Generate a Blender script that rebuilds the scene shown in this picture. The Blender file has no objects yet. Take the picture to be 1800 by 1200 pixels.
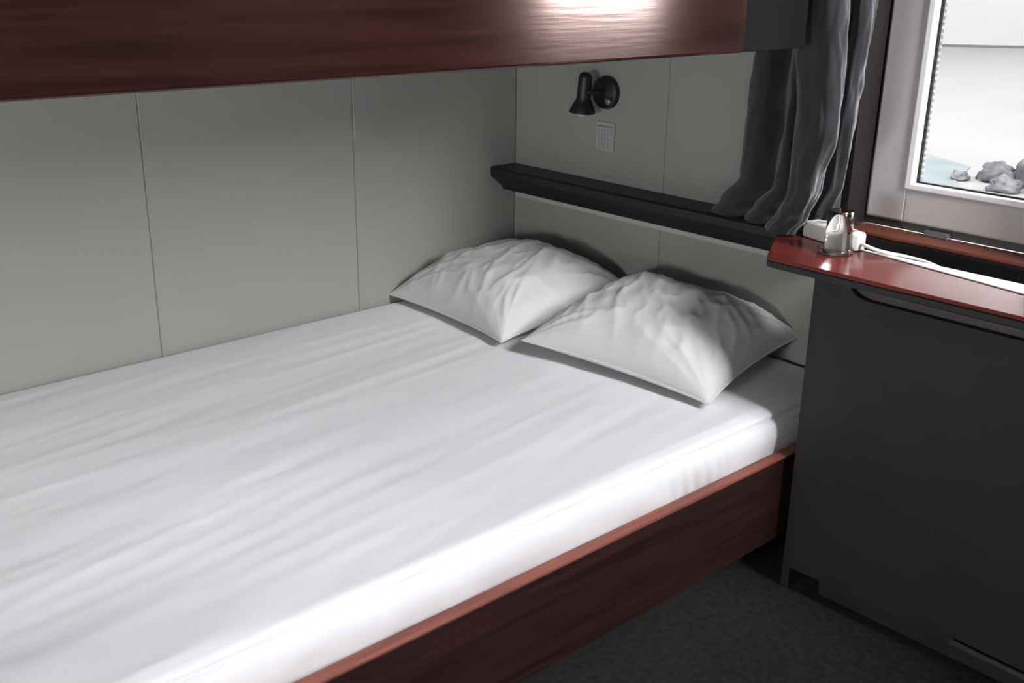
import bpy, bmesh, math, random
from mathutils import Vector, Matrix, noise
random.seed(4)
S = bpy.context.scene
C = S.collection
PI = math.pi
H = 0.42                       # height of the mattress top above the floor

# ------------------------------------------------------------------ camera
F_PX, PITCH, YAW, ROLL = 1877.8, math.radians(19.40), math.radians(47.51), math.radians(0.904)
CAM = Vector((2.509, -2.299, 0.957 + H))
fw = Vector((-math.sin(YAW)*math.cos(PITCH), math.cos(YAW)*math.cos(PITCH), -math.sin(PITCH)))
r0 = Vector((math.cos(YAW), math.sin(YAW), 0)); u0 = r0.cross(fw)
rt = r0*math.cos(ROLL) + u0*math.sin(ROLL); up = -r0*math.sin(ROLL) + u0*math.cos(ROLL)
cd = bpy.data.cameras.new('camera'); cam = bpy.data.objects.new('camera', cd); C.objects.link(cam)
cd.sensor_width = 36; cd.lens = 36*F_PX/1800; cd.clip_start = 0.02; cd.clip_end = 200
cam.matrix_world = Matrix(((rt.x, up.x, -fw.x, CAM.x), (rt.y, up.y, -fw.y, CAM.y), (rt.z, up.z, -fw.z, CAM.z), (0, 0, 0, 1)))
S.camera = cam

# ------------------------------------------------------------------ sky and exposure
SKY = 9.0
w = bpy.data.worlds.new('overcast_sky'); S.world = w; w.use_nodes = True
bg = w.node_tree.nodes['Background']; bg.inputs[0].default_value = (0.985, 0.98, 1.0, 1); bg.inputs[1].default_value = SKY
S.view_settings.view_transform = 'Standard'; S.view_settings.look = 'None'
S.view_settings.exposure = 3.08; S.view_settings.gamma = 1; S.view_settings.use_curve_mapping = False
CEIL = 3.0
XR, YR = 3.12, -3.9            # right wall, rear wall
# windows in the head wall: (glass x0, x1), glass z0, z1
WIN = [(1.302, 1.60), (2.03, 2.50)]
REAR_FILL = (1.62, 2.17, .38+H, .75+H)             # unseen window added for fill in the rear wall, behind the camera: x0, x1, z0, z1
LOW_FILL = (-2.85, -2.55, .30+H, .58+H)                # unseen low window added for fill, farther back in the right-hand wall
RWIN = (-.66, -.14, 1.22+H, 2.42+H)          # window in the right-hand wall, outside the frame: y0, y1, z0, z1
GZ0, GZ1, GZB = 0.49 + H, 1.04 + H, .98 + H
def portal(x0, x1, z0, z1, side=False):
    l = bpy.data.lights.new('window_portal', 'AREA'); l.shape = 'RECTANGLE'
    l.size = x1-x0; l.size_y = z1-z0; l.cycles.is_portal = True
    o = bpy.data.objects.new('window_portal', l); C.objects.link(o)
    o.location = ((x0+x1)/2, 0.17, (z0+z1)/2); o.rotation_euler = (-PI/2, 0, 0)
    if side: o.location = (XR+.17, (x0+x1)/2, (z0+z1)/2); o.rotation_euler = (0, PI/2, 0); l.size = z1-z0; l.size_y = x1-x0
for (a, b), t in zip(WIN, (GZ1, GZB)): portal(a, b, GZ0, t)
portal(*RWIN, side=True)
portal(*REAR_FILL)
portal(*LOW_FILL, side=True)
bpy.data.objects['window_portal.003'].location.y = YR-.17; bpy.data.objects['window_portal.003'].rotation_euler = (PI/2, 0, 0)

# ------------------------------------------------------------------ helpers
def prop(o, label=None, cat=None, group=None, kind=None):
    if label: o['label'] = label
    if cat: o['category'] = cat
    if group: o['group'] = group
    if kind: o['kind'] = kind
    return o
def empty(name, loc, label, cat, group=None, rz=0):
    o = bpy.data.objects.new(name, None); C.objects.link(o); o.location = loc; o.rotation_euler = (0, 0, rz)
    o.empty_display_size = .05
    return prop(o, label, cat, group)
def obj(name, bm, mat, parent=None, smooth=False, angle=None):
    me = bpy.data.meshes.new(name); 
    bmesh.ops.recalc_face_normals(bm, faces=bm.faces)
    if parent is not None:       # geometry given in world coordinates, parent keeps its own frame
        M = (Matrix.Translation(parent.location) @ parent.rotation_euler.to_matrix().to_4x4())
        p = parent.parent
        while p is not None:
            M = Matrix.Translation(p.location) @ p.rotation_euler.to_matrix().to_4x4() @ M; p = p.parent
        bmesh.ops.transform(bm, matrix=M.inverted(), verts=bm.verts)
    bm.to_mesh(me); bm.free()
    me.materials.append(mat)
    if smooth:
        for f in me.polygons: f.use_smooth = True
        if angle: me.set_sharp_from_angle(angle=math.radians(angle))
    o = bpy.data.objects.new(name, me); C.objects.link(o)
    if parent is not None: o.parent = parent
    return o
def box(bm, x0, x1, y0, y1, z0, z1, bev=0, seg=2):
    b = bmesh.new(); bmesh.ops.create_cube(b, size=1)
    for v in b.verts: v.co = Vector((x0+(v.co.x+.5)*(x1-x0), y0+(v.co.y+.5)*(y1-y0), z0+(v.co.z+.5)*(z1-z0)))
    if bev: bmesh.ops.bevel(b, geom=b.edges[:], offset=bev, segments=seg, profile=.5, affect='EDGES')
    merge(bm, b)
def merge(bm, b):
    mp = {}
    for v in b.verts: mp[v] = bm.verts.new(v.co)
    for f in b.faces:
        try: bm.faces.new([mp[v] for v in f.verts])
        except ValueError: pass
    b.free()
def B(*a, **k):
    bm = bmesh.new(); box(bm, *a, **k); return bm
def prism(pts, d, bev=0, seg=2):
    """closed polygon pts (Vectors) extruded by vector d"""
    b = bmesh.new(); vs = [b.verts.new(p) for p in pts]; f = b.faces.new(vs)
    r = bmesh.ops.extrude_face_region(b, geom=[f])
    for e in r['geom']:
        if isinstance(e, bmesh.types.BMVert): e.co += Vector(d)
    if bev:
        bmesh.ops.recalc_face_normals(b, faces=b.faces)
        bmesh.ops.bevel(b, geom=b.edges[:], offset=bev, segments=seg, profile=.5, affect='EDGES')
    return b
def frame_of(d):
    d = Vector(d).normalized(); a = Vector((0, 0, 1)) if abs(d.z) < .9 else Vector((1, 0, 0))
    u = d.cross(a).normalized(); return u, d.cross(u).normalized()
def tube(path, r, seg=12, caps=True, closed=False):
    b = bmesh.new(); rings = []; n = len(path); path = [Vector(p) for p in path]
    for i, p in enumerate(path):
        a = path[(i-1) % n] if (i or closed) else path[0]; c = path[(i+1) % n] if (i < n-1 or closed) else path[-1]
        u, v = frame_of(c-a); rr = r[i] if isinstance(r, (list, tuple)) else r
        if i:
            pu = rings_u; u = (pu - (c-a).normalized()*pu.dot((c-a).normalized())).normalized(); v = (c-a).normalized().cross(u)
        rings_u = u
        rings.append([b.verts.new(p + u*rr*math.cos(2*PI*k/seg) + v*rr*math.sin(2*PI*k/seg)) for k in range(seg)])
    for i in range(n-1 if not closed else n):
        A, D = rings[i], rings[(i+1) % n]
        for k in range(seg): b.faces.new((A[k], A[(k+1) % seg], D[(k+1) % seg], D[k]))
    if caps and not closed: b.faces.new(rings[0][::-1]); b.faces.new(rings[-1])
    return b
def lathe(prof, o, axis, seg=48, close=True):
    """prof = [(radius, distance along axis)] round point o"""
    b = bmesh.new(); u, v = frame_of(axis); ax = Vector(axis).normalized(); rings = []
    for r, h in prof:
        if r < 1e-6: rings.append([b.verts.new(Vector(o)+ax*h)])
        else: rings.append([b.verts.new(Vector(o)+ax*h+u*r*math.cos(2*PI*k/seg)+v*r*math.sin(2*PI*k/seg)) for k in range(seg)])
    for A, D in zip(rings, rings[1:]):
        for k in range(seg):
            if len(A) == 1 and len(D) == 1: break
            if len(A) == 1: b.faces.new((A[0], D[(k+1) % seg], D[k]))
            elif len(D) == 1: b.faces.new((A[k], A[(k+1) % seg], D[0]))
            else: b.faces.new((A[k], A[(k+1) % seg], D[(k+1) % seg], D[k]))
    return b

# ------------------------------------------------------------------ materials
def mat(name, col, rough=.5, spec=.5, metal=0, coat=0, noise_amt=0, noise_scale=6, stretch=(1, 1, 1), bump=0, bump_scale=60, trans=0, ior=1.45, coat_rough=.1, sheen=0):
    m = bpy.data.materials.new(name); m.use_nodes = True; nt = m.node_tree; p = nt.nodes['Principled BSDF']
    p.inputs['Base Color'].default_value = (*col, 1); p.inputs['Roughness'].default_value = rough
    p.inputs['Specular IOR Level'].default_value = spec; p.inputs['Metallic'].default_value = metal
    p.inputs['Coat Weight'].default_value = coat; p.inputs['Coat Roughness'].default_value = coat_rough
    p.inputs['Transmission Weight'].default_value = trans; p.inputs['IOR'].default_value = ior
    p.inputs['Sheen Weight'].default_value = sheen
    tc = nt.nodes.new('ShaderNodeTexCoord'); mp = nt.nodes.new('ShaderNodeMapping'); mp.inputs['Scale'].default_value = stretch
    nt.links.new(tc.outputs['Object'], mp.inputs['Vector'])
    if noise_amt:
        n = nt.nodes.new('ShaderNodeTexNoise'); n.inputs['Scale'].default_value = noise_scale; n.inputs['Detail'].default_value = 6
        nt.links.new(mp.outputs[0], n.inputs['Vector'])
        cr = nt.nodes.new('ShaderNodeValToRGB'); cr.color_ramp.elements[0].position = .3; cr.color_ramp.elements[1].position = .72
        lo = tuple(c*(1-noise_amt) for c in col); hi = tuple(min(1, c*(1+noise_amt)) for c in col)
        cr.color_ramp.elements[0].color = (*lo, 1); cr.color_ramp.elements[1].color = (*hi, 1)
        nt.links.new(n.outputs['Fac'], cr.inputs[0]); nt.links.new(cr.outputs[0], p.inputs['Base Color'])
    if bump:
        n2 = nt.nodes.new('ShaderNodeTexNoise'); n2.inputs['Scale'].default_value = bump_scale; n2.inputs['Detail'].default_value = 4
        nt.links.new(mp.outputs[0], n2.inputs['Vector'])
        bp = nt.nodes.new('ShaderNodeBump'); bp.inputs['Strength'].default_value = bump; bp.inputs['Distance'].default_value = .002
        nt.links.new(n2.outputs['Fac'], bp.inputs['Height']); nt.links.new(bp.outputs[0], p.inputs['Normal'])
        if coat: nt.links.new(bp.outputs[0], p.inputs['Coat Normal'])
    return m
def wood(name, col, along, rough=.35, coat=.5, coat_rough=.18, amt=.45, bump=.25):
    st = {'x': (1.2, 22, 22), 'y': (22, 1.2, 22), 'z': (22, 22, 1.2)}[along]
    return mat(name, col, rough, .5, 0, coat, amt, 3.0, st, bump, 5, coat_rough=coat_rough)
M = {}
M['bunk'] = wood('mahogany_varnished_board', (.016, .0055, .0048), 'y', .14, .08, .08, .45, .04)
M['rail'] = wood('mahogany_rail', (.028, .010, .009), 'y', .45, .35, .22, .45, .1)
M['cap'] = wood('lighter_rail_top', (.24, .075, .053), 'y', .5, .1, .3, .4, .1)  # lighter and redder than the rail below it
M['desk'] = wood('red_brown_varnished_top', (.12, .020, .015), 'x', .24, .1, .12, .35, .04)
M['desk'].node_tree.nodes['Principled BSDF'].inputs['Specular IOR Level'].default_value = .3
M['sill'] = wood('red_brown_sill', (.16, .045, .025), 'x', .4, .3, .2, .3, .1)
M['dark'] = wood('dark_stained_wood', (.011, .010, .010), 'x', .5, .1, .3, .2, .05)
M['darkv'] = mat('dark_cabinet_laminate', (.030, .0285, .0285), .6, .25, noise_amt=.1)
M['recess'] = mat('grey_recess', (.10, .085, .095), .6, .3)
M['panel'] = mat('grey_green_wall_panel', (.281, .286, .264), .55, .35, noise_amt=.03, noise_scale=2, bump=.04, bump_scale=25)
M['batten'] = mat('pale_painted_batten', (.40, .40, .375), .5, .4)
M['plain'] = mat('pale_wall_paint', (.60, .60, .58), .7, .3, noise_amt=.03)
M['reveal'] = mat('dark_brown_reveal', (.014, .0115, .0115), .6, .3)
M['ceil'] = mat('ceiling_paint', (.5, .5, .48), .8, .2)
M['carpet'] = mat('charcoal_carpet', (.034, .034, .034), .95, .1, noise_amt=.3, noise_scale=60, bump=.4, bump_scale=200)
M['sheet'] = mat('white_cotton_sheet', (.735, .74, .76), .85, .2, bump=.08, bump_scale=500, sheen=.1)
M['pillow'] = mat('white_cotton_pillowcase', (.56, .56, .552), .8, .25, bump=.08, bump_scale=500, sheen=.1)
M['curtain'] = mat('charcoal_curtain_cloth', (.023, .023, .0265), .8, .3, noise_amt=.15, noise_scale=15, bump=.15, bump_scale=300, sheen=.25)
M['upvc'] = mat('white_window_plastic', (.50, .465, .46), .35, .5)
M['bead'] = mat('white_glazing_bead', (.85, .85, .85), .3, .5)
M['gasket'] = mat('grey_rubber_gasket', (.08, .085, .08), .6, .4)
M['alu'] = mat('aluminium_spacer', (.034, .037, .041), .6, .1)
M['fit'] = mat('grey_metal_fitting', (.3, .31, .33), .35, .5, .8)
M['blackmetal'] = mat('black_painted_metal', (.012, .012, .013), .42, .5)
M['bulb'] = mat('frosted_bulb_glass', (.55, .55, .52), .25, .5)
M['card'] = mat('pale_card', (.37, .37, .35), .6, .3)
M['ink'] = mat('grey_printed_lines', (.2, .2, .19), .7, .2)
M['plastic'] = mat('off_white_plastic', (.62, .61, .58), .35, .5)
M['socket'] = mat('socket_hole_plastic', (.30, .30, .30), .5, .4)
M['paper'] = mat('white_paper', (.86, .86, .88), .6, .3)
M['cord'] = mat('white_cord_plastic', (.7, .7, .68), .4, .5)
def glassmat(name, rough=0, tint=(1, 1, 1)):
    m = mat(name, tint, rough, .5, trans=1, ior=1.45); return m
M['glass'] = glassmat('clear_glass')
# window pane: thin clear glass that lets daylight through
m = bpy.data.materials.new('window_pane_glass'); m.use_nodes = True; nt = m.node_tree; nt.nodes.clear()
out = nt.nodes.new('ShaderNodeOutputMaterial'); mx = nt.nodes.new('ShaderNodeMixShader'); tr = nt.nodes.new('ShaderNodeBsdfTransparent')
gl = nt.nodes.new('ShaderNodeBsdfGlossy'); gl.inputs['Roughness'].default_value = .02; tr.inputs[0].default_value = (.965, .96, .96, 1)
fr = nt.nodes.new('ShaderNodeFresnel'); fr.inputs[0].default_value = 1.3
nt.links.new(fr.outputs[0], mx.inputs[0]); nt.links.new(tr.outputs[0], mx.inputs[1]); nt.links.new(gl.outputs[0], mx.inputs[2]); nt.links.new(mx.outputs[0], out.inputs[0])
M['pane'] = m
M['snow'] = mat('pale_concrete_quay', (.0162, .0163, .0162), 1, 0, noise_amt=.04, noise_scale=.4)
M['matt'] = mat('matt_black_filler', (.008, .0075, .0075), 1, .05)  # for the added filler that stands in for dark curtain
M['facade'] = mat('pale_facade', (.0255, .0255, .0255), 1, 0, noise_amt=.04, noise_scale=.3)
M['joint'] = mat('joint_line', (.008, .0085, .0085), 1, 0)
M['water'] = mat('pale_blue_water', (.0118, .0138, .0142), 1, 0, noise_amt=.1, noise_scale=1.2)
M['rock'] = mat('grey_rock', (.0082, .0083, .0088), 1, 0, noise_amt=.6, noise_scale=4, bump=.5, bump_scale=8)

# ------------------------------------------------------------------ room shell
def struct(name, bm, m, parent=None, **k):
    o = obj(name, bm, m, parent, **k)
    if parent is None: o['kind'] = 'structure'
    return o
struct('floor', B(-.1, XR+.1, YR-.1, .2, -.1, 0), M['carpet'])
struct('ceiling', B(-.1, XR+.1, YR-.1, .2, CEIL, CEIL+.1), M['ceil'])
P = .6105
def panels_x0():
    bm = bmesh.new(); box(bm, -.1, -.0035, YR-.1, .1, 0, CEIL)
    y = 0
    k = 0
    while y > YR:
        box(bm, -.012, 0, max(YR, y-P)+(.0012), y-.0012 if k else 0, 0, CEIL, bev=.0016, seg=1); y -= P; k += 1
    return bm
struct('wall_left', panels_x0(), M['panel'])
def head_wall():
    bm = bmesh.new()
    xs = [0, P, 2*P-.055]
    # panelled part beside and below the bed end
    box(bm, 0, 1.165, .0035, .1, 0, CEIL)
    box(bm, 0.0, P-.0012, 0, .012, 0, CEIL, bev=.0016, seg=1)
    box(bm, P+.0012, 1.165, 0, .012, 0, CEIL, bev=.0016, seg=1)
    return bm
struct('wall_head', head_wall(), M['panel'])
bm = bmesh.new()
ZS = .372 + H                   # sill height
openings = [(WIN[0][0]-.118, WIN[0][1]+.118), (WIN[1][0]-.118, WIN[1][1]+.118)]
TOPW = GZ1+.11
box(bm, 1.165, XR+.1, 0, .16, 0, ZS-.0115)
box(bm, 1.165, openings[0][1], 0, .16, TOPW, CEIL); box(bm, openings[0][1], XR+.1, 0, .16, GZB+.11, CEIL)
box(bm, openings[0][1], openings[1][0], 0, .16, ZS-.0115, GZB+.11)
box(bm, openings[1][1], XR+.1, 0, .16, ZS-.0115, GZB+.11)
box(bm, 1.165, openings[0][0], 0, .16, ZS-.0115, TOPW)
struct('wall_window', bm, M['reveal'])
bm = bmesh.new(); q = .118
box(bm, XR, XR+.16, YR-.1, LOW_FILL[0]-q, 0, CEIL); box(bm, XR, XR+.16, LOW_FILL[1]+q, RWIN[0]-q, 0, CEIL)
box(bm, XR, XR+.16, LOW_FILL[0]-q, LOW_FILL[1]+q, 0, LOW_FILL[2]-q); box(bm, XR, XR+.16, LOW_FILL[0]-q, LOW_FILL[1]+q, LOW_FILL[3]+.11, CEIL); box(bm, XR, XR+.16, RWIN[1]+q, .16, 0, CEIL)
box(bm, XR, XR+.16, RWIN[0]-q, RWIN[1]+q, 0, RWIN[2]-q); box(bm, XR, XR+.16, RWIN[0]-q, RWIN[1]+q, RWIN[3]+.11, CEIL)
struct('wall_right', bm, M['plain'])
bm = bmesh.new()
box(bm, -.1, REAR_FILL[0]-q, YR-.16, YR, 0, CEIL); box(bm, REAR_FILL[1]+q, XR+.1, YR-.16, YR, 0, CEIL)
box(bm, REAR_FILL[0]-q, REAR_FILL[1]+q, YR-.16, YR, 0, REAR_FILL[2]-q); box(bm, REAR_FILL[0]-q, REAR_FILL[1]+q, YR-.16, YR, REAR_FILL[3]+.11, CEIL)
struct('wall_rear', bm, M['plain'])

def window(n, gx0, gx1, sill_x0, sill_x1, GZ0=GZ0, GZ1=GZ1):
    ZS = GZ0-.118
    x0, x1 = gx0-.118, gx1+.118
    z0, z1 = GZ0-.098, GZ1+.11
    w0 = bpy.data.objects.new('window_%d' % n, None); C.objects.link(w0); w0.location = ((x0+x1)/2, .08, z0); w0['kind'] = 'structure'
    # outer frame (thin, dark gasket shadow gap) then white sash
    def ring(name, ax0, ax1, az0, az1, wd, wb, ya, yb, m, bev=.003):
        bm = bmesh.new()
        box(bm, ax0, ax0+wd, ya, yb, az0, az1, bev=bev); box(bm, ax1-wd, ax1, ya, yb, az0, az1, bev=bev)
        box(bm, ax0+wd-.004, ax1-wd+.004, ya, yb, az0, az0+wb, bev=bev); box(bm, ax0+wd-.004, ax1-wd+.004, ya, yb, az1-wd, az1, bev=bev)
        return obj(name, bm, m, w0)
    ring('gasket', x0, x1, ZS+.001, z1, .012, .020, .088, .15, M['gasket'], .001)
    ring('sash', x0+.005, x1-.005, z0, z1-.003, .098, .080, .080, .135, M['upvc'], .005)
    ring('glazing_bead', gx0-.021, gx1+.021, GZ0-.018, GZ1+.021, .017, .014, .074, .12, M['bead'], .003)
    sp = ring('spacer', gx0-.006, gx1+.006, GZ0-.006, GZ1+.006, .010, .006, .098, .112, M['alu'], .0005)
    # ridges along the spacer
    bm = bmesh.new(); z = GZ0+.01
    while z < GZ1-.01:
        box(bm, gx0+.0015, gx0+.0062, .096, .108, z, z+.006); z += .014
    obj('spacer_ridge', bm, M['gasket'], w0)
    obj('pane', B(gx0-.004, gx1+.004, .101, .104, GZ0-.004, GZ1+.004), M['pane'], w0)
    obj('window_sill', B(sill_x0, sill_x1, .004, .0875, ZS-.011, ZS, bev=.003), M['sill'], w0)
    ft = obj('fitting', B(x0+.165, x0+.225, .066, .082, ZS+.0005, ZS+.014, bev=.002), M['fit'], w0)
    return w0
window(1, *WIN[0], 1.19, 1.80)
window(2, *WIN[1], 1.81, 2.80, GZ0, GZB)
w3 = window(3, RWIN[0], RWIN[1], RWIN[0]-.14, RWIN[1]+.14, RWIN[2], RWIN[3])
w3.rotation_euler = (0, 0, -PI/2); w3.location = (XR+.08, (RWIN[0]+RWIN[1])/2, w3.location.z)
fill_w5 = window(5, LOW_FILL[0], LOW_FILL[1], LOW_FILL[0]-.14, LOW_FILL[1]+.14, LOW_FILL[2], LOW_FILL[3])  # added window, fill for the upper part of the left wall
fill_w5.rotation_euler = (0, 0, -PI/2); fill_w5.location = (XR+.08, (LOW_FILL[0]+LOW_FILL[1])/2, fill_w5.location.z)
fill_w4 = window(4, REAR_FILL[0], REAR_FILL[1], REAR_FILL[0]-.14, REAR_FILL[1]+.14, REAR_FILL[2], REAR_FILL[3])  # added window, fill from behind for the head wall and dark fronts
fill_w4.rotation_euler = (0, 0, PI); fill_w4.location = ((REAR_FILL[0]+REAR_FILL[1])/2, YR-.08, fill_w4.location.z)

# ------------------------------------------------------------------ bunk bed frame (lower rail, upper board, bases)
XRAIL = 1.295
bed = empty('bunk_bed', (.65, -1.3, 0), 'dark red-brown wooden bunk bed built into the corner, glossy board above and rail below', 'bed')
def warped_board(x0, x1, y0, y1, z0, z1, bev, n=60):
    bm = bmesh.new(); box(bm, x0, x1, y0, y1, z0, z1, bev=bev, seg=3)
    return bm
obj('upper_board', warped_board(1.222, 1.25, -2.45, -.556, .8057+H, 1.16+H, .006), M['bunk'], bed)
obj('upper_base', prism([Vector((x, y, .86+H)) for x, y in [(.004, -2.45), (1.22, -2.45), (1.22, -.575), (1.22, -.36), (.915, -.36), (.915, -.014), (.004, -.014)]], (0, 0, .025), bev=.002), M['dark'], bed)
obj('dark_end_filler', B(.916, 1.221, -.358, -.340, .8057+H, 1.16+H, bev=.002), M['dark'], bed)  # added board, keeps this corner black and stops stray light
obj('curtain_filler', B(1.2215, 1.240, -.5555, -.340, .8057+H, 1.16+H, bev=.002), M['matt'], bed)  # added filler where curtain hangs, closes a gap that leaked light
obj('upper_end_batten', B(.004, 1.22, -.574, -.556, .886+H, .96+H, bev=.002), M['dark'], bed)
obj('side_rail', B(1.270, XRAIL, -2.45, -.03, -.305+H, -.0985+H, bev=.002, seg=2), M['rail'], bed)
obj('rail_cap', B(1.2705, XRAIL+.002, -2.45, -.03, -.0980+H, -.0905+H, bev=.002, seg=2), M['cap'], bed)['label'] = 'lighter red-brown strip along the top of the rail'
obj('lower_base', B(.004, 1.268, -2.45, -.004, -.225+H, -.205+H), M['dark'], bed)
obj('plinth', B(1.18, 1.20, -2.45, -.03, 0, -.227+H), M['darkv'], bed)

# ------------------------------------------------------------------ mattress with fitted sheet
mt = empty('mattress', (.65, -1.2, H-.2), 'wide mattress in a smooth white fitted sheet on the lower bunk', 'mattress')
def fbm(x, y, z, o=3):
    return noise.fractal(Vector((x, y, z)), 1.0, 2.0, o, noise_basis='PERLIN_ORIGINAL')
def sheet():
    bm = bmesh.new()
    prof = []                       # (x, z, weight of top wrinkles, weight of side wrinkles)
    N = 130
    for i in range(N+1):
        x = .012 + (1.222-.012)*i/N
        e = max(0, .03-x)/.03
        prof.append((x, -.012*e*e, min(1, (x-.012)/.05), 0))
    for t in [(1.228, -.0005), (1.234, -.0015), (1.239, -.003), (1.243, -.0055), (1.2462, -.009), (1.2472, -.013), (1.2460, -.0155)]: prof.append((*t, .3, .1))
    for t in [(1.2425, -.0170), (1.2430, -.0185), (1.2500, -.0190), (1.2555, -.0215), (1.260, -.026), (1.2635, -.034), (1.2662, -.043), (1.268, -.053), (1.2685, -.063), (1.268, -.073), (1.2665, -.083), (1.2645, -.093), (1.263, -.105), (1.262, -.13), (1.262, -.16), (1.262, -.19)]:
        prof.append((*t, 0, 1))
    y0, y1, NY = -2.44, -.012, 330
    rows = []
    for j in range(NY+1):
        y = y0 + (y1-y0)*j/NY; row = []
        ey = max(0, abs(0) + (y+.035)/.023) if y > -.035 else 0
        for (x, z, wt, ws) in prof:
            h = 0
            if wt:
                # long shallow creases running along the bed, a few cross folds
                h += wt*.0032*fbm(x*7+.8*y, y*1.0, 1.3, 3)
                h += wt*.0016*(1-abs(noise.noise(Vector((x*16+y*2.2, y*1.5, 5)))))**3
                h += wt*.0030*noise.noise(Vector((x*2.2, y*2.0, 9)))
                d = abs((x-.62)*.95 - (y+1.75)*.35 + .02*math.sin(9*y)); g = math.exp(-((y+1.72)/.10)**2)
                h += wt*.0045*math.exp(-(d/.010)**2)*g*.0
                # folds fanning from the near left of the bed
                a = math.atan2(y+2.75, x-.55+1e-6); rr = math.hypot(y+2.75, x-.55)
                h += wt*.0024*math.exp(-((rr-.9)/.35)**2)*(1-abs(math.sin(a*13+2*noise.noise(Vector((x*2, y*2, 3)))))) 
            zz = z + h
            xx = x
            if ws:
                s = fbm(y*6, z*8, 2.0, 3)
                depth = min(1, max(0, (-z-.02)/.06))
                xx += ws*(.005*s*depth + .006*depth*(abs(noise.noise(Vector((y*7+z*9, z*5, 7.7))))**.6 - .5))
                xx += ws*.005*depth*math.exp(-((y+.62)/.10)**2)*math.sin((y+.62)*160 + z*30)
            zz -= .010*max(0, ey)**2
            row.append(bm.verts.new((xx, y, H+zz)))
        rows.append(row)
    for A, D in zip(rows, rows[1:]):
        for k in range(len(A)-1): bm.faces.new((A[k], A[k+1], D[k+1], D[k]))
    # end drops
    for row, yy in ((rows[0], y0), (rows[-1], y1)):
        low = [bm.verts.new((v.co.x, yy, H-.19)) for v in row]
        for k in range(len(row)-1): 
            try: bm.faces.new((row[k], row[k+1], low[k+1], low[k]))
            except ValueError: pass
    b0 = [r[0] for r in rows]; lo = [bm.verts.new((.012, v.co.y, H-.19)) for v in b0]
    for k in range(len(b0)-1): bm.faces.new((b0[k], b0[k+1], lo[k+1], lo[k]))
    return bm
obj('fitted_sheet', sheet(), M['sheet'], mt, smooth=True)
seam = [(1.2455 + .0010*noise.noise(Vector((0, -2.43+i*.02, 3.0)) * 4), -2.43+i*.02, H-.0155) for i in range(121)]
obj('edge_seam', tube(seam, .0016, 8), M['sheet'], mt, smooth=True)

# ------------------------------------------------------------------ pillows
def pillow(name, label, c, rz, LX, LY, T, seed, tilt=(0, 0)):
    o = empty(name, c, label, 'pillow', 'pillows at the head of the lower bunk', rz)
    NU, NV = 110, 100
    def P3(u, v, side):
        # outline: sides pull in between pointed corners
        cx = 1 - .075*(1-v*v)**1.0; cy = 1 - .085*(1-u*u)**1.0
        x = u*LX/2*cx; y = v*LY/2*cy
        e = (1-abs(u)**2.6)*(1-abs(v)**2.6)
        h = max(0, e)**.52
        top = T*.80*h; bot = -T*.20*h**.8
        # creases radiating from the corners and edges
        k = 0
        for (su, sv) in ((-1, -1), (1, -1), (1, 1), (-1, 1)):
            du, dv = u-su, v-sv; r = math.hypot(du, dv)+1e-6; a = math.atan2(dv, du)
            k += math.exp(-(r/.75)**2)*(1-abs(noise.noise(Vector((a*3.2+seed, r*.8, su+sv*2+seed)))))**5
        w = .011*k*min(1, e*3.0)
        w += .010*noise.noise(Vector((u*1.6+seed, v*1.6, 2)))*h
        w += .008*(1-abs(noise.noise(Vector((u*2.6+v*1.2+seed, v*1.1-u*.4, 4)))))**6*h
        w += .0050*(1-abs(noise.noise(Vector((u*4.6+v*2.6+seed, v*2.0-u*.9, 11)))))**8*min(1, e*2.5)
        w += .0010*noise.noise(Vector((u*9+seed, v*6, 3)))*min(1, e*2)
        z = (top + w if side > 0 else bot)
        return x, y, z
    def place(x, y, z):
        u = x/(LX/2); v = y/(LY/2)
        z += tilt[0]*u + tilt[1]*(v+1)/2*1.0
        return Vector((x, y, z))
    bm = bmesh.new(); G = {}
    Mx = Matrix.Translation(c) @ Matrix.Rotation(rz, 4, 'Z')
    for side in (1, -1):
        for i in range(NU+1):
            for j in range(NV+1):
                if side < 0 and (i in (0, NU) or j in (0, NV)): G[(side, i, j)] = G[(1, i, j)]; continue
                # cluster samples toward the edges
                u = math.sin((i/NU-.5)*PI*.93)/math.sin(.465*PI); v = math.sin((j/NV-.5)*PI*.93)/math.sin(.465*PI)
                p = place(*P3(u, v, side)); p = Mx @ p
                p.z = max(p.z, H+.004) if side < 0 else p.z
                G[(side, i, j)] = bm.verts.new(p)
    for side in (1, -1):
        for i in range(NU):
            for j in range(NV):
                q = [G[(side, i, j)], G[(side, i+1, j)], G[(side, i+1, j+1)], G[(side, i, j+1)]]
                try: bm.faces.new(q if side > 0 else q[::-1])
                except ValueError: pass
    obj('pillowcase', bm, M['pillow'], o, smooth=True)
    # stitched seam round the edge
    path = []
    for k in range(240):
        t = k/60; s = int(t); f = (t-s)*2-1
        u, v = [(f, -1), (1, f), (-f, 1), (-1, -f)][s]
        x, y, z = P3(u*.999, v*.999, 1); path.append(Mx @ place(x, y, 0))
    obj('edge_seam', tube(path, .0030, 8, closed=True), M['pillow'], o, smooth=True)
    return o
pillow('pillow', 'white pillow in the corner against the panelled wall, the farther of the two', (.280, -.266, H+.022), math.radians(-3), .54, .50, .155, 1.0, tilt=(0, .050))
pillow('pillow', 'creased white pillow nearest the window, half in shadow beside the desk', (.846, -.250, H+.032), math.radians(8), .55, .47, .145, 7.3, tilt=(-.012, .045))

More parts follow.
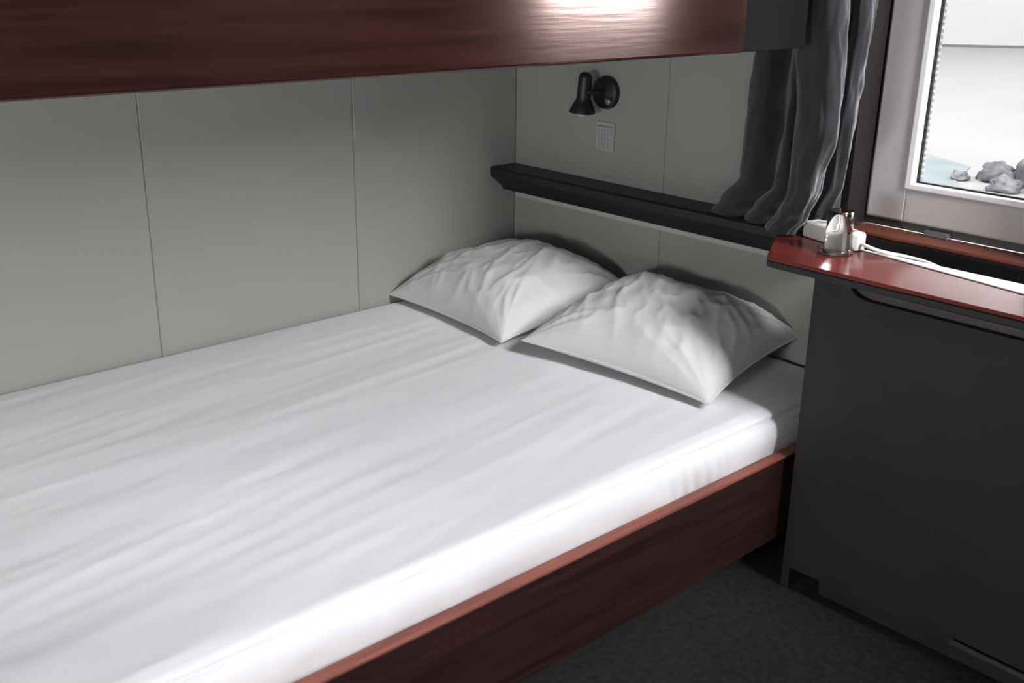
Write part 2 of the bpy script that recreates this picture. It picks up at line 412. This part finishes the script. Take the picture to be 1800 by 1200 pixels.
# ------------------------------------------------------------------ wall shelf over the bed head
sh = empty('wall_shelf', (.5, 0, .30+H), 'long dark wooden ledge along the wall above the pillows', 'shelf')
prof = [(-.001, .363), (-.100, .363), (-.105, .357), (-.105, .338), (-.100, .330), (-.058, .298), (-.052, .286), (-.001, .286)]
obj('plank', prism([Vector((.002, y, z+H)) for y, z in prof], (1.16, 0, 0)), M['dark'], sh)
obj('pale_batten', B(.045, 1.155, -.040, -.001, .268+H, .2855+H, bev=.003), M['batten'], sh)['label'] = 'pale painted strip under the ledge'

# ------------------------------------------------------------------ reading lamp
lp = empty('wall_lamp', (.388, 0, .62+H), 'small black swivel reading lamp on the wall above the ledge', 'lamp')
BC = Vector((.388, 0, .618+H))
obj('wall_plate', lathe([(0, .001), (.047, .001), (.047, .010), (.045, .016), (.040, .0185), (.036, .0150), (.030, .0175), (.012, .022), (0, .023)], BC, (0, -1, 0)), M['blackmetal'], lp, True, 40)
hx = .350; HY = -.062
obj('swivel_arm', tube([BC+Vector((0, -.018, 0)), BC+Vector((0, -.045, .002)), BC+Vector((-.018, -.066, .004)), Vector((hx+.012, HY, .622+H))], .0085, 14), M['blackmetal'], lp, True, 50)
top = Vector((hx+.008, HY, .672+H)); ax = Vector((-.10, .02, -1)).normalized()
hd = obj('lamp_shade', lathe([(0, -.004), (.008, -.003), (.015, .001), (.0185, .008), (.0195, .02), (.020, .070), (.0235, .078), (.030, .090), (.0365, .104), (.0380, .110), (.0355, .110), (.028, .094), (.020, .082), (.016, .072), (0, .070)], top, ax), M['blackmetal'], lp, True, 50)
obj('bulb', lathe([(0, .066), (.009, .068), (.012, .080), (.017, .094), (.019, .106), (.0165, .116), (.009, .1225), (0, .124)], top, ax, 32), M['bulb'], lp, True)
obj('knob', lathe([(0, 0), (.0075, 0), (.009, .004), (.009, .012), (.006, .015), (0, .015)], Vector((.413, -.016, .597+H)), (0, -1, 0), 24), M['fit'], lp, True, 40)

# ------------------------------------------------------------------ gridded card on the wall
cx0, cx1, cz0, cz1 = .353, .422, .452+H, .534+H
cdp = empty('wall_card', ((cx0+cx1)/2, 0, cz0), 'small pale card printed with a faint grid, below the reading lamp', 'card')
obj('card', B(cx0, cx1, -.0045, -.0008, cz0, cz1, bev=.0008, seg=1), M['card'], cdp)
bm = bmesh.new()
box(bm, cx0+.004, cx1-.004, -.0052, -.0044, cz1-.015, cz1-.010)
for i in range(5): 
    x = cx0+.010+i*.0123; box(bm, x, x+.0011, -.0050, -.0044, cz0+.007, cz1-.018)
for i in range(5):
    z = cz0+.008+i*.0125; box(bm, cx0+.008, cx1-.007, -.0050, -.0044, z, z+.0009)
obj('printed_grid', bm, M['ink'], cdp)

# ------------------------------------------------------------------ desk under the windows
ZD = .363+H
YD0, YD1 = -.350, -.135
dk = empty('desk', (1.9, -.2, 0), 'red-brown varnished desk under the window with a dark front, its end reaching over the bed', 'desk')
def rounded_top(z, h):
    r1, r2 = .022, .03
    pts = []
    x0, x1 = 1.195, 3.0
    xb = 1.105
    # back-left corner
    pts += [Vector((xb, YD1, 0))]
    pts += [Vector((1.105, -.17, 0))]
    cx, cy, r = 1.222, YD0+.030, .030
    for k in range(7):
        a = math.radians(205 + k*(270-205)/6); pts.append(Vector((cx+r*math.cos(a), cy+r*math.sin(a), 0)))
    pts += [Vector((x1, YD0, 0)), Vector((x1, YD1, 0))]
    b = prism([p+Vector((0, 0, z)) for p in pts], (0, 0, h), bev=.0025, seg=2)
    return b
obj('desktop', rounded_top(ZD-.009, .009), M['desk'], dk)
obj('desktop_shade_edge', rounded_top(ZD-.0245, .0153), M['dark'], dk)['label'] = 'shaded edge under the red-brown top, darkened in its colour'  # shade on the front edge, put into the colour
obj('side_panel', B(1.318, 1.338, YD0+.018, -.002, 0, ZD-.025, bev=.002), M['darkv'], dk)
# front board with a rounded finger cut-out under the top
def front():
    y = YD0+.010; z1 = ZD-.0245; zc = .315+H; x0 = 1.338; xe = 2.98
    pts = [Vector((x0, y, .06)), Vector((x0, y, z1)), Vector((1.408, y, z1))]
    for k in range(9):
        a = math.radians(180 + k*90/8); pts.append(Vector((1.408+.052+.052*math.cos(a), y, zc+.026+.026*math.sin(a))))
    pts += [Vector((1.60, y, zc)), Vector((xe-.06, y, zc)), Vector((xe-.03, y, z1)), Vector((xe, y, z1)), Vector((xe, y, .06))]
    return prism(pts, (0, .018, 0))
obj('front_board', front(), M['darkv'], dk)
obj('recess_back', B(1.340, 2.98, YD0+.030, YD0+.040, .20+H, ZD-.0245), M['recess'], dk)
obj('plinth', B(1.40, 2.98, YD0+.05, YD0+.065, 0, .062), M['darkv'], dk)
obj('foot_rail', tube([(1.74, YD0-.004, .073), (2.97, YD0-.004, .055)], .006, 10), M['fit'], dk, True)

# ------------------------------------------------------------------ things on the desk
ps = empty('power_strip', (1.2, -.12, ZD), 'off-white plastic socket strip on the desk end behind the glass', 'power strip')
a = Vector((1.156, -.108, ZD)); b = Vector((1.312, -.150, ZD)); d = (b-a).normalized(); nrm = Vector((-d.y, d.x, 0)); wv = .024
pts = [a-nrm*wv, b-nrm*wv, b+nrm*wv, a+nrm*wv]
pts = [a-nrm*wv, b-nrm*wv-d*.010, b-nrm*(wv-.012)+d*.004, b+nrm*(wv-.012)+d*.004, b+nrm*wv-d*.010, a+nrm*wv]
obj('body', prism([p+Vector((0, 0, .001)) for p in pts], (0, 0, .038), bev=.005, seg=3), M['plastic'], ps, True, 40)
M['bunk'].node_tree.nodes['Principled BSDF'].inputs['Specular Tint'].default_value = (1, .66, .58, 1)
for k in range(3):
    c = a + d*(.035+.045*k) + Vector((0, 0, .0385))
    so = obj('socket', lathe([(.0155, .0), (.0175, .0015), (.0195, .0015), (.0195, 0)], c, (0, 0, 1), 28), M['plastic'], ps, True, 40)
    bm = lathe([(0, .0008), (.0150, .0008)], c, (0, 0, 1), 28)
    obj('socket_face', bm, M['socket'], so)
e = b + d*.003 + Vector((0, 0, .018))
cordp = [e, e+Vector((.02, -.006, -.002)), e+Vector((.05, .000, -.008)), Vector((1.42, -.128, ZD+.004)), Vector((1.47, -.122, ZD-.002)), Vector((1.52, -.112, ZD-.02)), Vector((1.56, -.10, ZD-.06)), Vector((1.58, -.09, ZD-.15))]
def smooth_path(p, n=8):
    out = []
    for i in range(len(p)-1):
        p0, p1, p2, p3 = p[max(i-1, 0)], p[i], p[i+1], p[min(i+2, len(p)-1)]
        for k in range(n):
            t = k/n; out.append(.5*((2*p1)+(p2-p0)*t+(2*p0-5*p1+4*p2-p3)*t*t+(3*p1-p0-3*p2+p3)*t**3))
    return out+[p[-1]]
obj('power_cord', tube(smooth_path([Vector(q) for q in cordp]), .0042, 10), M['cord'], ps, True)
# sheet of paper along the back edge
bm = prism([Vector((1.300, -.140, ZD+.001)), Vector((1.708, -.205, ZD+.001)), Vector((1.95, -.243, ZD+.001)), Vector((1.96, -.140, ZD+.001))], (0, 0, .0022))
prop(obj('paper_leaflet', bm, M['paper']), 'white paper leaflet lying along the back edge of the desk', 'paper')
# glass dish and upturned tumbler
g0 = Vector((1.297, -.200, ZD))
bm = lathe([(0, .0008), (.036, .0008), (.0385, .003), (.0395, .013), (.0375, .0135), (.0360, .0055), (0, .0045)], g0+Vector((-.012, -.006, 0)), (0, 0, 1), 56)
prop(obj('glass_dish', bm, M['glass'], None, True, 50), 'low round clear glass dish under the tumbler on the desk end', 'dish')
bm = lathe([(.0300, .0), (.0312, .0015), (.0295, .045), (.0272, .088), (.0258, .0905), (0, .0905), (0, .0872), (.0250, .0872), (.0264, .085), (.0287, .045), (.0303, .0015), (.0300, .0)], g0+Vector((-.008, -.004, .0058)), (0, 0, 1), 56)
prop(obj('glass_tumbler', bm, M['glass'], None, True, 50), 'clear drinking glass turned upside down in a glass dish on the desk end', 'glass')

# ------------------------------------------------------------------ curtain
ct = empty('curtain', (1.1, -.1, H+.37), 'dark charcoal curtain gathered beside the window, its hem resting on the ledge', 'curtain')
def curtain():
    bm = bmesh.new(); z1 = 1.62; NZ, NT = 120, 220; zb = .3675
    def L(z, tab):
        for (za, a), (zc, c) in zip(tab, tab[1:]):
            if z <= zc:
                t = max(0, min(1, (z-za)/(zc-za))); t = t*t*(3-2*t); return a+(c-a)*t
        return tab[-1][1]
    rows = []
    for j in range(NZ+1):
        z = zb + (z1-zb)*(j/NZ)**1.35
        xl = L(z, [(.3675, .835), (.40, .862), (.47, .912), (.80, .925), (1.62, .93)])
        xa = L(z, [(.3675, 1.138), (.42, 1.180), (.50, 1.232), (.65, 1.287), (.90, 1.307), (1.62, 1.32)])     # crest of the front fold
        ya = L(z, [(.3675, -.152), (.42, -.168), (.50, -.210), (.65, -.26), (.90, -.31), (1.62, -.32)])
        xb = L(z, [(.3675, 1.165), (.50, 1.212), (.65, 1.240), (.90, 1.262), (1.62, 1.28)])     # crest of the rear fold
        yb = L(z, [(.3675, -.060), (.50, -.085), (.65, -.11), (.90, -.13), (1.62, -.13)])
        row = []
        key = [(xl, -.040), (xl+.015, -.085), (xl+.07, -.115), (xl+.11, -.075), (xl+.16, -.125), (xl+.20, -.09), ((xl+xa)/2+.06, ya+.03), (xa-.055, ya-.012), (xa-.018, ya-.018), (xa, ya), (xa-.010, ya+.022), (xa-.052, ya+.050), (xb-.050, yb-.010), (xb-.018, yb-.018), (xb, yb-.002), (xb-.012, yb+.020), (xb-.06, yb+.034), (xb-.05, -.025)]
        n = len(key)
        for k in range(NT+1):
            t = k/NT*(n-1); i = min(int(t), n-2); f = t-i
            q = [Vector(key[max(0, min(n-1, i+m))]) for m in (-1, 0, 1, 2)]
            p = .5*((2*q[1])+(q[2]-q[0])*f+(2*q[0]-5*q[1]+4*q[2]-q[3])*f*f+(3*q[1]-q[0]-3*q[2]+q[3])*f**3)
            # small puckers in the cloth, strongest low down
            a = (.005 + .006*math.exp(-(z-.37)/.25))
            wx = a*noise.noise(Vector((t*1.3, z*9+p.x*4, 1.0))); wy = a*noise.noise(Vector((t*1.3, z*9, 6.0)))
            wx += .0035*noise.noise(Vector((t*2.5, z*26, 3.0)))
            row.append(bm.verts.new((p.x+wx, min(-.014, p.y+wy), H+z)))
        rows.append(row)
    for A, D in zip(rows, rows[1:]):
        for k in range(NT): bm.faces.new((A[k], A[k+1], D[k+1], D[k]))
    return bm
co = obj('cloth', curtain(), M['curtain'], ct, smooth=True)
sol = co.modifiers.new('thickness', 'SOLIDIFY'); sol.thickness = .0022; sol.offset = 0
cr = empty('curtain_rail', (1.9, -.1, H+1.63), 'dark curtain rail along the wall above the window', 'rail')
obj('rod', tube([(.86, -.12, H+1.635), (2.95, -.12, H+1.635)], .011, 16), M['blackmetal'], cr, True, 50)
for x in (.9, 1.9, 2.9):
    obj('bracket', B(x-.008, x+.008, -.12, -.0005, H+1.640, H+1.655, bev=.002), M['blackmetal'], cr)

# ------------------------------------------------------------------ outside, seen through the glass
GZ = -2+H
struct('ground', B(-60, 60, .3, 90, GZ-.2, GZ), M['snow'])
def ray_ground(px, py, z=GZ):
    d = fw + rt*((px-900)/F_PX) - up*((py-600)/F_PX); t = (z-CAM.z)/d.z; return CAM+d*t
struct('added_sky_blocker', B(.2, XR+.1, .17, 1.35, 1.16+H, 1.24+H), M['plain'])  # unseen slab added to cut sky light through the head windows
# water basin beyond the quay, a joint line farther off, boulders at its edge
a = Vector((-6.6, 13.4)); 
bm = prism([Vector((x, y, GZ+.002)) for x, y in [(-7.2, 14.3), (-5.6, 12.3), (-4.3, 12.6), (-4.8, 13.4), (-5.2, 14.7), (-6.4, 15.4)]], (0, 0, .01))
struct('water', bm, M['water'])
dirj = (Vector((-17.27, 44.5)) - Vector((-18.95, 42.93))).normalized(); c0 = Vector((-18.1, 43.7)); pn = Vector((-dirj.y, dirj.x))
def strip(t0, t1, n0, n1, z0, z1, m, name, parent=None):
    pts = [c0+dirj*t0+pn*n0, c0+dirj*t1+pn*n0, c0+dirj*t1+pn*n1, c0+dirj*t0+pn*n1]
    return obj(name, prism([Vector((p.x, p.y, z0)) for p in pts], (0, 0, z1-z0)), m, parent)
bld = empty('building', (c0.x, c0.y, GZ), 'long pale building far outside, its base a thin line across the window', 'building')
strip(-70, 70, 0, 8, GZ, GZ+23, M['facade'], 'facade', bld)  # upper part added out of view to block low sky light
strip(-70, 70, -.08, -.001, GZ, GZ+.10, M['joint'], 'base_course', bld)
def boulder(x, y, r, seed, label):
    b = bmesh.new(); bmesh.ops.create_icosphere(b, subdivisions=4, radius=1)
    for v in b.verts:
        n = v.co.normalized(); k = 1+.45*noise.noise(n*1.4+Vector((seed, 0, 0)))+.15*noise.noise(n*4+Vector((seed, 3, 0)))
        v.co = Vector((x+n.x*r*k, y+n.y*r*k, max(GZ, GZ+r*.3+n.z*r*.65*k)))
    prop(obj('boulder', b, M['rock'], None, True), label, 'rock', 'boulders outside the window')
for i, (x, y, r, lb) in enumerate([(-3.98, 13.15, .22, 'small grey boulder in front of the heap outside, lowest in the glass'),
      (-3.15, 14.15, .82, 'largest and tallest grey boulder outside, at the right edge of the glass'),
      (-4.42, 13.90, .27, 'middle-sized grey boulder just left of the tallest one outside'),
      (-4.80, 13.50, .14, 'smallest grey boulder at the left tip of the heap outside')]):
    boulder(x, y, r, i*3.7+1, lb)
